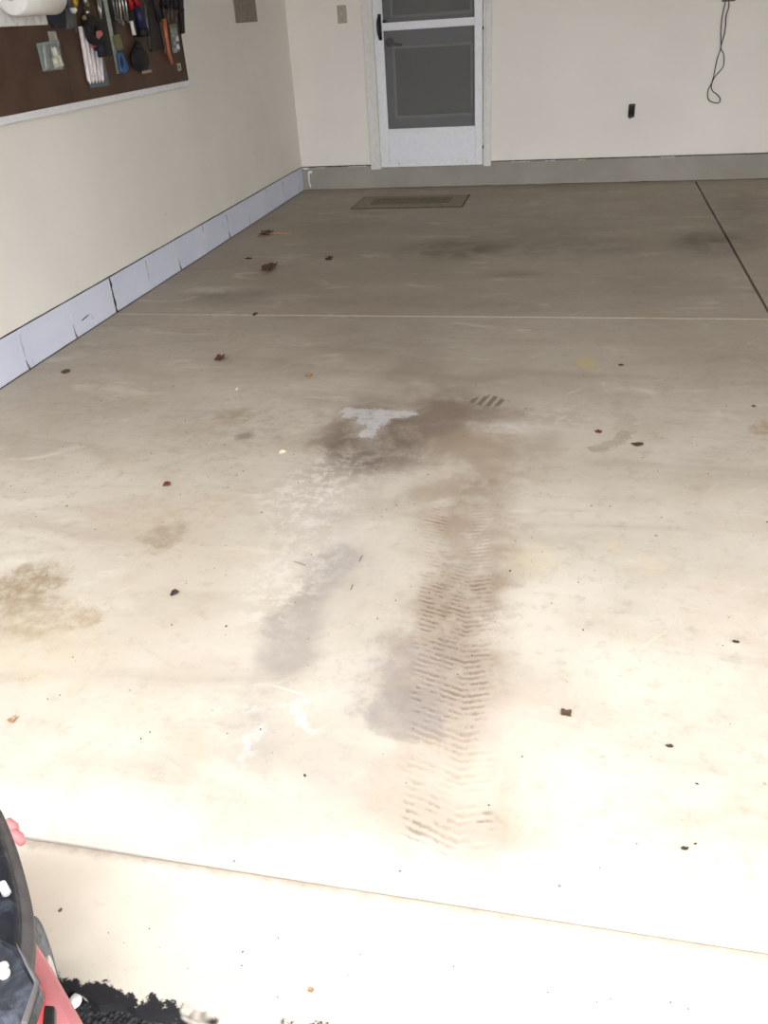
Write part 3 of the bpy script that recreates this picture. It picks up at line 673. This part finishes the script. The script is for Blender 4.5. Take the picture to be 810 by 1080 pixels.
for k, (xa, ya_, xb, yb_, lab) in enumerate([(160.5, -12, 173, 52, 'black rod left of the orange handle'), (170, -10, 174, 20, 'short black driver above the orange handle'),
                           (174.5, -10, 178, 24, 'black handled driver right of the orange handle top'), (179, -12, 182, 20, 'black handled driver above the clear silver pack'), (183, -12, 187, 28, 'black handled driver nearest the board edge strip')]):
    t = hang('hex_driver', lab, 'driver', xb, yb_, 'black drivers on the tool board')
    mid = (xa*.45+xb*.55, ya_*.45+yb_*.55)
    link('grip', tube([W(xa, ya_, X+.02), W(*mid, X+.02)], [.012, .014], 10), DARK, t, True)
    link('shaft', tube([W(*mid, X+.02), W(xb, yb_, X+.02)], [.004, .0035], 8), STEEL2 if k else DARK, t, True)
t = hang('black_level', 'narrow black bar along the right edge of the board', 'bar', 191, 36)
link('bar_body', wall_poly([(185, -14), (189.5, -14), (192, 35), (189.5, 36)], X+.002, .020), DARK, t, bev=.002)
link('bar_knob', tube([W(190.5, 10, X+.02), W(193.2, 10.5, X+.02)], .008, 10), DARK, t, True)
t = hang('silver_blister_pack', 'clear pack of silver bits between orange handle and board edge', 'blister pack', 184, 56)
link('backing_card', wall_poly([(178.5, 26), (186, 25), (189, 54), (182, 56.5)], X+.001, .003), simple('pale_card', (130, 126, 118), .7), t)
for k in range(5):
    x_, y_ = 182.6+(k % 2)*3.2+k*.4, 34+k*4.2; link('bit', tube([W(x_, y_, X+.010), W(x_+1, y_+5, X+.010)], .010, 8), (STEEL, WHT)[k % 2], t, True)
link('blister', wall_poly([(179, 30), (186, 29), (189, 54), (182.5, 56)], X+.022, .001), CLEAR, t)
t = hang('price_tag', 'tiny white tag near the lower right corner of the board', 'tag', 189, 74)
link('tag_card', wall_poly([(186.5, 67), (190, 66.5), (191, 74), (188, 75)], X+.001, .002), simple('tag_white', (186, 184, 172), .7), t)
link('tag_mark', wall_poly([(187.6, 69), (189.6, 68.8), (190, 72.5), (188.3, 73)], X+.003, .0008), STEEL2, t)

# ---------------------------------------------------------------- debris on the floor
BRN = [simple('leaf_russet', (88, 56, 46), .8), simple('leaf_brown', (88, 66, 50), .85), simple('leaf_dark', (66, 56, 48), .85), simple('leaf_tan', (168, 134, 104), .85), simple('chip_pale', (232, 224, 196), .8), simple('leaf_red', (104, 54, 46), .8)]
def leaf(px, py, w_px, h_px, m, label, seed, cat='leaf', name='dry_leaf', lobes=5, curl=.35, group=None):
    c = fl(px, py); wx = (fl(px+w_px/2, py)-fl(px-w_px/2, py)).length/2; wy = min(abs(fl(px, py-h_px/2).y-fl(px, py+h_px/2).y)/2, wx*2.2)
    r_ = random.Random(seed); bm = bmesh.new(); n = 26; rows = []
    ph = r_.random()*6; hgt = max(.004, min(wx, .05)*curl)
    for j in range(1, 5):
        f = j/4; row = []
        for i in range(n):
            a = 2*math.pi*i/n; rad = f*(1 - .32*f*(.5+.5*math.cos(lobes*a+ph)) + .12*r_.uniform(-1, 1)*f)
            x_, y_ = rad*wx*math.cos(a), rad*wy*math.sin(a)
            z_ = .0012 + hgt*(.5+.5*noise.noise((x_/wx*1.6, y_/wy*1.6, seed)))*f + hgt*.5*f*f*abs(math.sin(a*1.5+ph))
            row.append(bm.verts.new((c.x+x_, c.y+y_, z_)))
        rows.append(row)
    mid = bm.verts.new((c.x, c.y, .0010))
    for i in range(n): bm.faces.new((mid, rows[0][i], rows[0][(i+1) % n]))
    for j in range(3):
        for i in range(n): bm.faces.new((rows[j][i], rows[j+1][i], rows[j+1][(i+1) % n], rows[j][(i+1) % n]))
    o = link(name, bm, m, None, True)
    o.data.transform(Matrix.Translation(-Vector((c.x, c.y, 0)))); o.location = (c.x, c.y, 0)
    so = o.modifiers.new('thick', 'SOLIDIFY'); so.thickness = .0008; so.offset = 1
    return tag(o, label, cat, group)
leaf(284, 285.5, 15, 10, BRN[1], 'large crumpled dark brown leaf on the back slab near the blocks', 1, curl=.7)
leaf(347, 273.5, 8, 4, BRN[0], 'small russet leaf on the back slab right of the crumpled leaf', 2)
leaf(281, 247, 14, 5, BRN[1], 'brown leaf scrap lying across the thin orange stick', 3)
leaf(269, 332, 5, 3.5, BRN[2], 'dark scrap lying on the pale cross joint', 4, lobes=3)
leaf(232, 380, 11, 7, BRN[0], 'curled russet leaf just in front of the cross joint', 5, curl=.7)
leaf(69, 392.5, 10, 5, BRN[1], 'round brown leaf by the white blocks at the left', 6, lobes=0, curl=.1)
leaf(326, 396.5, 9, 4, BRN[3], 'tan curled leaf left of the dark stain', 7)
leaf(250, 411, 4, 3, BRN[4], 'tiny white chip below the russet leaf', 8, 'chip', 'paint_chip', 0)
leaf(298, 477.5, 9, 4, BRN[4], 'cream chip with dark edge left of the dark stain', 9, 'chip', 'paint_chip', 3)
leaf(176, 512, 8, 6, BRN[5], 'small dark red berry-like scrap on the left front floor', 10, lobes=3, curl=.6)
leaf(184, 626, 8, 8, BRN[2], 'small dark curled leaf on the pale left front floor', 11, lobes=3, curl=.5)
leaf(672, 470, 13, 5, BRN[2], 'dark elongated leaf right of the damp footprint stain', 12, lobes=2)
leaf(631, 456, 8, 4, BRN[5], 'small red leaf beside the damp footprint stain', 13)
leaf(597, 753, 14, 9, BRN[1], 'frayed brown leaf on the bleached right front floor', 14, lobes=4)
leaf(655, 386, 9, .8, BRN[2], 'thin dark flake right of the yellow floor stain', 15, lobes=2)
leaf(795, 429, 6, 1.4, BRN[2], 'thin dark flake near the right edge of the photo', 16, lobes=2)
leaf(706, 788, 8, 3.5, BRN[2], 'grey flake on the bleached floor, upper of the right pair', 17, lobes=2)
leaf(722, 896, 9, 4, BRN[2], 'grey flake on the bleached floor just above the lip line', 18, lobes=2)
leaf(776, 678, 7, 3, BRN[2], 'dark flake on the right front floor near the picture edge', 19, lobes=2)
leaf(62, 956, 4, 5, BRN[2], 'small black crumb on the apron right of the red machine', 20, 'crumb', 'crumb', 0)
leaf(327, 1040, 8, 7, BRN[3], 'greyish crumb on the apron near the bottom of the photo', 21, 'crumb', 'crumb', 0)
leaf(13, 760, 9, 8, BRN[3], 'tan leaf fragment on the floor at the far left edge', 22, lobes=3)
leaf(238, 244, 5, 2, BRN[3], 'tiny tan scrap on the back slab close to the blocks', 23, lobes=3)
leaf(262, 273, 8, 1.6, BRN[2], 'flat grey scrap left of the large crumpled leaf', 24, lobes=3, curl=.1)
# things on the apron rest a little lower than the slab
for o in list(C.objects):
    if o.name.startswith('crumb'): o.location.z = -.0135
# stick and twig
a, e = fl(270, 245.5), fl(308, 247)
st = link('wooden_stick', B(((0, -.006, .0005), ((e-a).length, .006, .006))), simple('orange_wood', (206, 150, 112), .7), None, bev=.001)
st.location = (a.x, a.y, 0); st.rotation_euler = (0, 0, math.atan2(e.y-a.y, e.x-a.x)); tag(st, 'thin pale orange wooden stick on the back slab near the blocks', 'stick')
a, e = fl(272, 250), fl(284, 243)
tw2 = link('twig', tube([(a.x, a.y, .004), (a.lerp(e, .5).x, a.lerp(e, .5).y+.02, .010), (e.x, e.y, .004)], [.003, .004, .002], 6), BRN[3]); tag(tw2, 'short tan twig crossing under the end of the orange stick', 'twig')
# grit: uncountable specks
bm = bmesh.new(); rg = random.Random(21)
for k in range(420):
    x_, y_ = rg.uniform(.15, 3.1), rg.uniform(-6.38, -.3) if k % 3 else rg.uniform(-6.38, -4.2); s = rg.uniform(.0007, .0019)*(1.4 if k % 9 == 0 else 1)
    if mx0-.05 < x_ < mx1+.05 and y_ > my0-.1: continue
    m_ = Matrix.Translation((x_, y_, s*.4)) @ Matrix.Rotation(rg.random()*3, 4, 'Z') @ Matrix.Diagonal((s*rg.uniform(.8, 2.2), s, s*.5, 1))
    bmesh.ops.create_icosphere(bm, subdivisions=1, radius=1, matrix=m_)
tag(link('floor_grit', bm, BRN[2]), 'dark grit specks scattered over the garage floor', 'grit', None, 'stuff')
bm = bmesh.new()
for k in range(60):
    x_, y_ = rg.uniform(1.6, 3.1), rg.uniform(-6.63, -6.45); s = rg.uniform(.0006, .0014)
    bmesh.ops.create_icosphere(bm, subdivisions=1, radius=1, matrix=Matrix.Translation((x_, y_, -.011+s*.4)) @ Matrix.Diagonal((s*1.4, s, s*.6, 1)))
tag(link('apron_grit', bm, BRN[2]), 'fine dark grit on the concrete apron', 'grit', None, 'stuff')

# ---------------------------------------------------------------- garden machine at lower left
mw = thing('lawn_mower', 'red garden machine with a black hood cut off at lower left', 'lawn mower', (1.45, -6.80, -.034))
HOOD = NB('scuffed_black_hood'); p_ = HOOD.pos(); n_ = HOOD.noise(p_, 14, 6, .7, .5); n2_ = HOOD.noise(p_, 70, 4, .7)
HOOD.set(Base_Color=HOOD.mix(HOOD.map(n_, .50, .75, 0, .8), srgb(30, 33, 40), srgb(100, 106, 120)), Roughness=HOOD.map(n2_, .3, .7, .28, .5), Specular_IOR_Level=.5); HOOD.bump(n2_, .25, .001)
BAND = simple('grey_rubber_band', (84, 80, 80), .6, scale=60); REDP = simple('glare_faded_red', (214, 136, 138), .45, scale=8, var=.12); TIRE = simple('grey_tyre', (116, 120, 124), .75, scale=60, var=.35)  # deck red paled to pink: sun fading plus glare put into the colour
zt = .40
def hood_ring(off, z):
    out = [fl(-14, 838, zt), fl(0, 853, zt), fl(9, 872, zt), fl(17, 893, zt), fl(24, 915, zt), fl(30, 940, zt), fl(34, 965, zt), fl(34.5, 990, zt), fl(32, 1012, zt), fl(26, 1036, zt), fl(16, 1060, zt), fl(0, 1084, zt), fl(-25, 1110, zt), fl(-60, 1140, zt)]
    c = Vector((1.47, -6.97, zt)); res = []
    for p in out: d = (c-p).normalized(); res.append(Vector((p.x+d.x*off, p.y+d.y*off, z)))
    # rest of the outline, outside the picture
    for a in (-110, -150, 180, 150, 118): 
        res.append(Vector((1.44+(.24-off)*math.cos(math.radians(a)), -6.93+(.27-off)*math.sin(math.radians(a)), z)))
    return res
def loft(rings, cap_top=True, cap_bot=True):
    bm = bmesh.new(); vs_ = [[bm.verts.new(p) for p in r_] for r_ in rings]; n = len(rings[0])
    for i in range(len(rings)-1):
        for k in range(n): bm.faces.new((vs_[i][k], vs_[i][(k+1) % n], vs_[i+1][(k+1) % n], vs_[i+1][k]))
    if cap_bot: bm.faces.new(list(reversed(vs_[0])))
    if cap_top: bm.faces.new(vs_[-1])
    return bm
def dense(r_):
    return spline(r_ + [r_[0]], 4)[:-1]
link('hood_band', loft([dense(hood_ring(.012, zt-.028)), dense(hood_ring(.002, zt-.022)), dense(hood_ring(0, zt)), dense(hood_ring(.010, zt+.008))]), BAND, mw, True)
link('hood', loft([dense(hood_ring(.008, zt-.01)), dense(hood_ring(.010, zt+.012)), dense(hood_ring(.018, zt+.026)), dense(hood_ring(.040, zt+.024)), dense(hood_ring(.062, zt+.045)), dense(hood_ring(.11, zt+.062)), dense(hood_ring(.17, zt+.07))]), HOOD.m, mw, True)
# lower flap with a corner
zf = .46
pts = [fl(19, 998, zf), fl(30, 1016, zf), fl(42, 1037, zf), fl(37, 1052, zf), fl(26, 1085, zf), fl(16, 1120, zf), fl(-40, 1130, zf), fl(-40, 1010, zf), fl(-5, 985, zf)]
fp = prism(pts, (0, 0, -.028)); link('hood_flap', fp, HOOD.m, mw, bev=.006)
link('flap_trim', prism([fl(17, 995, zf), fl(30, 1014, zf), fl(43.5, 1037, zf), fl(39, 1053, zf), fl(30, 1082, zf), fl(22, 1082, zf), fl(33, 1050, zf), fl(37, 1038, zf), fl(27, 1019, zf)], (0, 0, .004)), BAND, mw, bev=.002)
for (px, py) in [(4, 1021.5), (5.5, 1028)]:
    c = fl(px, py, zf); link('bolt', tube([(c.x, c.y, zf-.002), (c.x, c.y, zf+.004), (c.x, c.y, zf+.006)], [.0055, .0055, .0035], 14), simple('white_bolt', (236, 236, 232), .3, .2), mw, True)
c = fl(1.5, 930, zt+.05); link('bolt', tube([(c.x, c.y, zt+.03), (c.x, c.y, zt+.047)], [.005, .004], 12), WHITE_M, mw, True)
# red deck leg running towards the lower right
zr = .20
def bar(pts_top, zt_, dz): return prism([Vector((p.x, p.y, zt_)) for p in pts_top], (0, 0, -dz))
A = [fl(31, 983, zr), fl(36, 990, zr), fl(50, 1012, zr), fl(66, 1040, zr), fl(84, 1072, zr), fl(98, 1098, zr), fl(20, 1105, zr), fl(10, 1000, zr)]
link('deck', bar(A, zr, .10), REDP, mw, bev=.012)
c1, c2 = fl(44, 1050, zr+.01), fl(50, 1100, zr+.01)
link('deck_rib', tube([fl(30, 1020, zr), fl(40, 1050, zr+.004), fl(36, 1095, zr+.004)], [.004, .009, .012], 10), simple('red_gloss', (214, 72, 72), .35), mw, True)
link('guide_rod', prism([fl(46, 1059, zr+.05), fl(58, 1060, zr+.05), fl(57, 1100, zr+.05), fl(42, 1100, zr+.05)], (0, 0, -.012)), simple('rod_metal', (92, 92, 92), .3, .8), mw, bev=.003)
# front of the deck peeking out past the hood
zq = .10
for k, (x0_, y0_, x1_, y1_) in enumerate([(9, 866, 17, 878), (13, 876, 24, 890)]):
    link('deck_lug', tube([fl(x0_, y0_, zq), fl((x0_+x1_)/2+1, (y0_+y1_)/2, zq+.006), fl(x1_, y1_, zq)], [.006, .009, .006], 10), REDP, mw, True)
link('deck_front', prism([fl(-12, 858, zq), fl(4, 866, zq), fl(12, 884, zq), fl(17, 896, zq), fl(12, 910, zq), fl(0, 940, zq), fl(-40, 960, zq)], (0, 0, -.03)), REDP, mw, bev=.006)
# wheel half hidden behind the deck
wc = Vector((1.606, -6.700, .062)); ax = Vector((.80, .60, 0)).normalized()
def wheel(c, name='wheel'):
    bm = bmesh.new(); n = 32; prof = [(.060, -.028), (.088, -.026), (.094, -.018), (.095, 0), (.094, .018), (.088, .026), (.060, .028)]
    u = Vector((0, 0, 1)); v = ax.cross(u); rows = []
    for r_, o_ in prof: rows.append([bm.verts.new(c + ax*o_ + (u*math.cos(2*math.pi*k/n)+v*math.sin(2*math.pi*k/n))*r_*(1.0+(.012 if k % 2 and abs(o_) < .02 else 0))) for k in range(n)])
    for i in range(len(rows)-1):
        for k in range(n): bm.faces.new((rows[i][k], rows[i][(k+1) % n], rows[i+1][(k+1) % n], rows[i+1][k]))
    bm.faces.new(rows[0]); bm.faces.new(list(reversed(rows[-1])))
    w_ = link(name, bm, TIRE, mw, True)
    link('hub', tube([c-ax*.032, c+ax*.032], [.03, .03], 16), WHT, w_)
wheel(wc); wheel(Vector((1.28, -6.62, .062))); wheel(Vector((1.62, -7.18, .062))); wheel(Vector((1.20, -7.10, .062)))
link('engine', B(((1.30, -7.10, .10), (1.58, -6.78, zt-.05))), BAND, mw, bev=.02)
link('deck_pan', loft([[Vector((1.42+.22*math.cos(a)*s_, -6.88+.22*math.sin(a)*s_, z_)) for a in [2*math.pi*k/24 for k in range(24)]] for s_, z_ in ((1, .03), (1.02, .10), (.9, .13))]), REDP, mw, True)
# white pebble on the asphalt
c = fl(80, 1057, -.03); bm = bmesh.new(); bmesh.ops.create_icosphere(bm, subdivisions=3, radius=1, matrix=Matrix.Translation((c.x, c.y, -.026)) @ Matrix.Diagonal((.010, .012, .008, 1)))
for v in bm.verts: v.co += Vector((.0015, .001, .0008))*noise.noise(v.co*120)
tag(link('white_pebble', bm, simple('white_stone', (238, 238, 232), .7), None, True), 'white pebble on black asphalt beside the red machine', 'pebble')
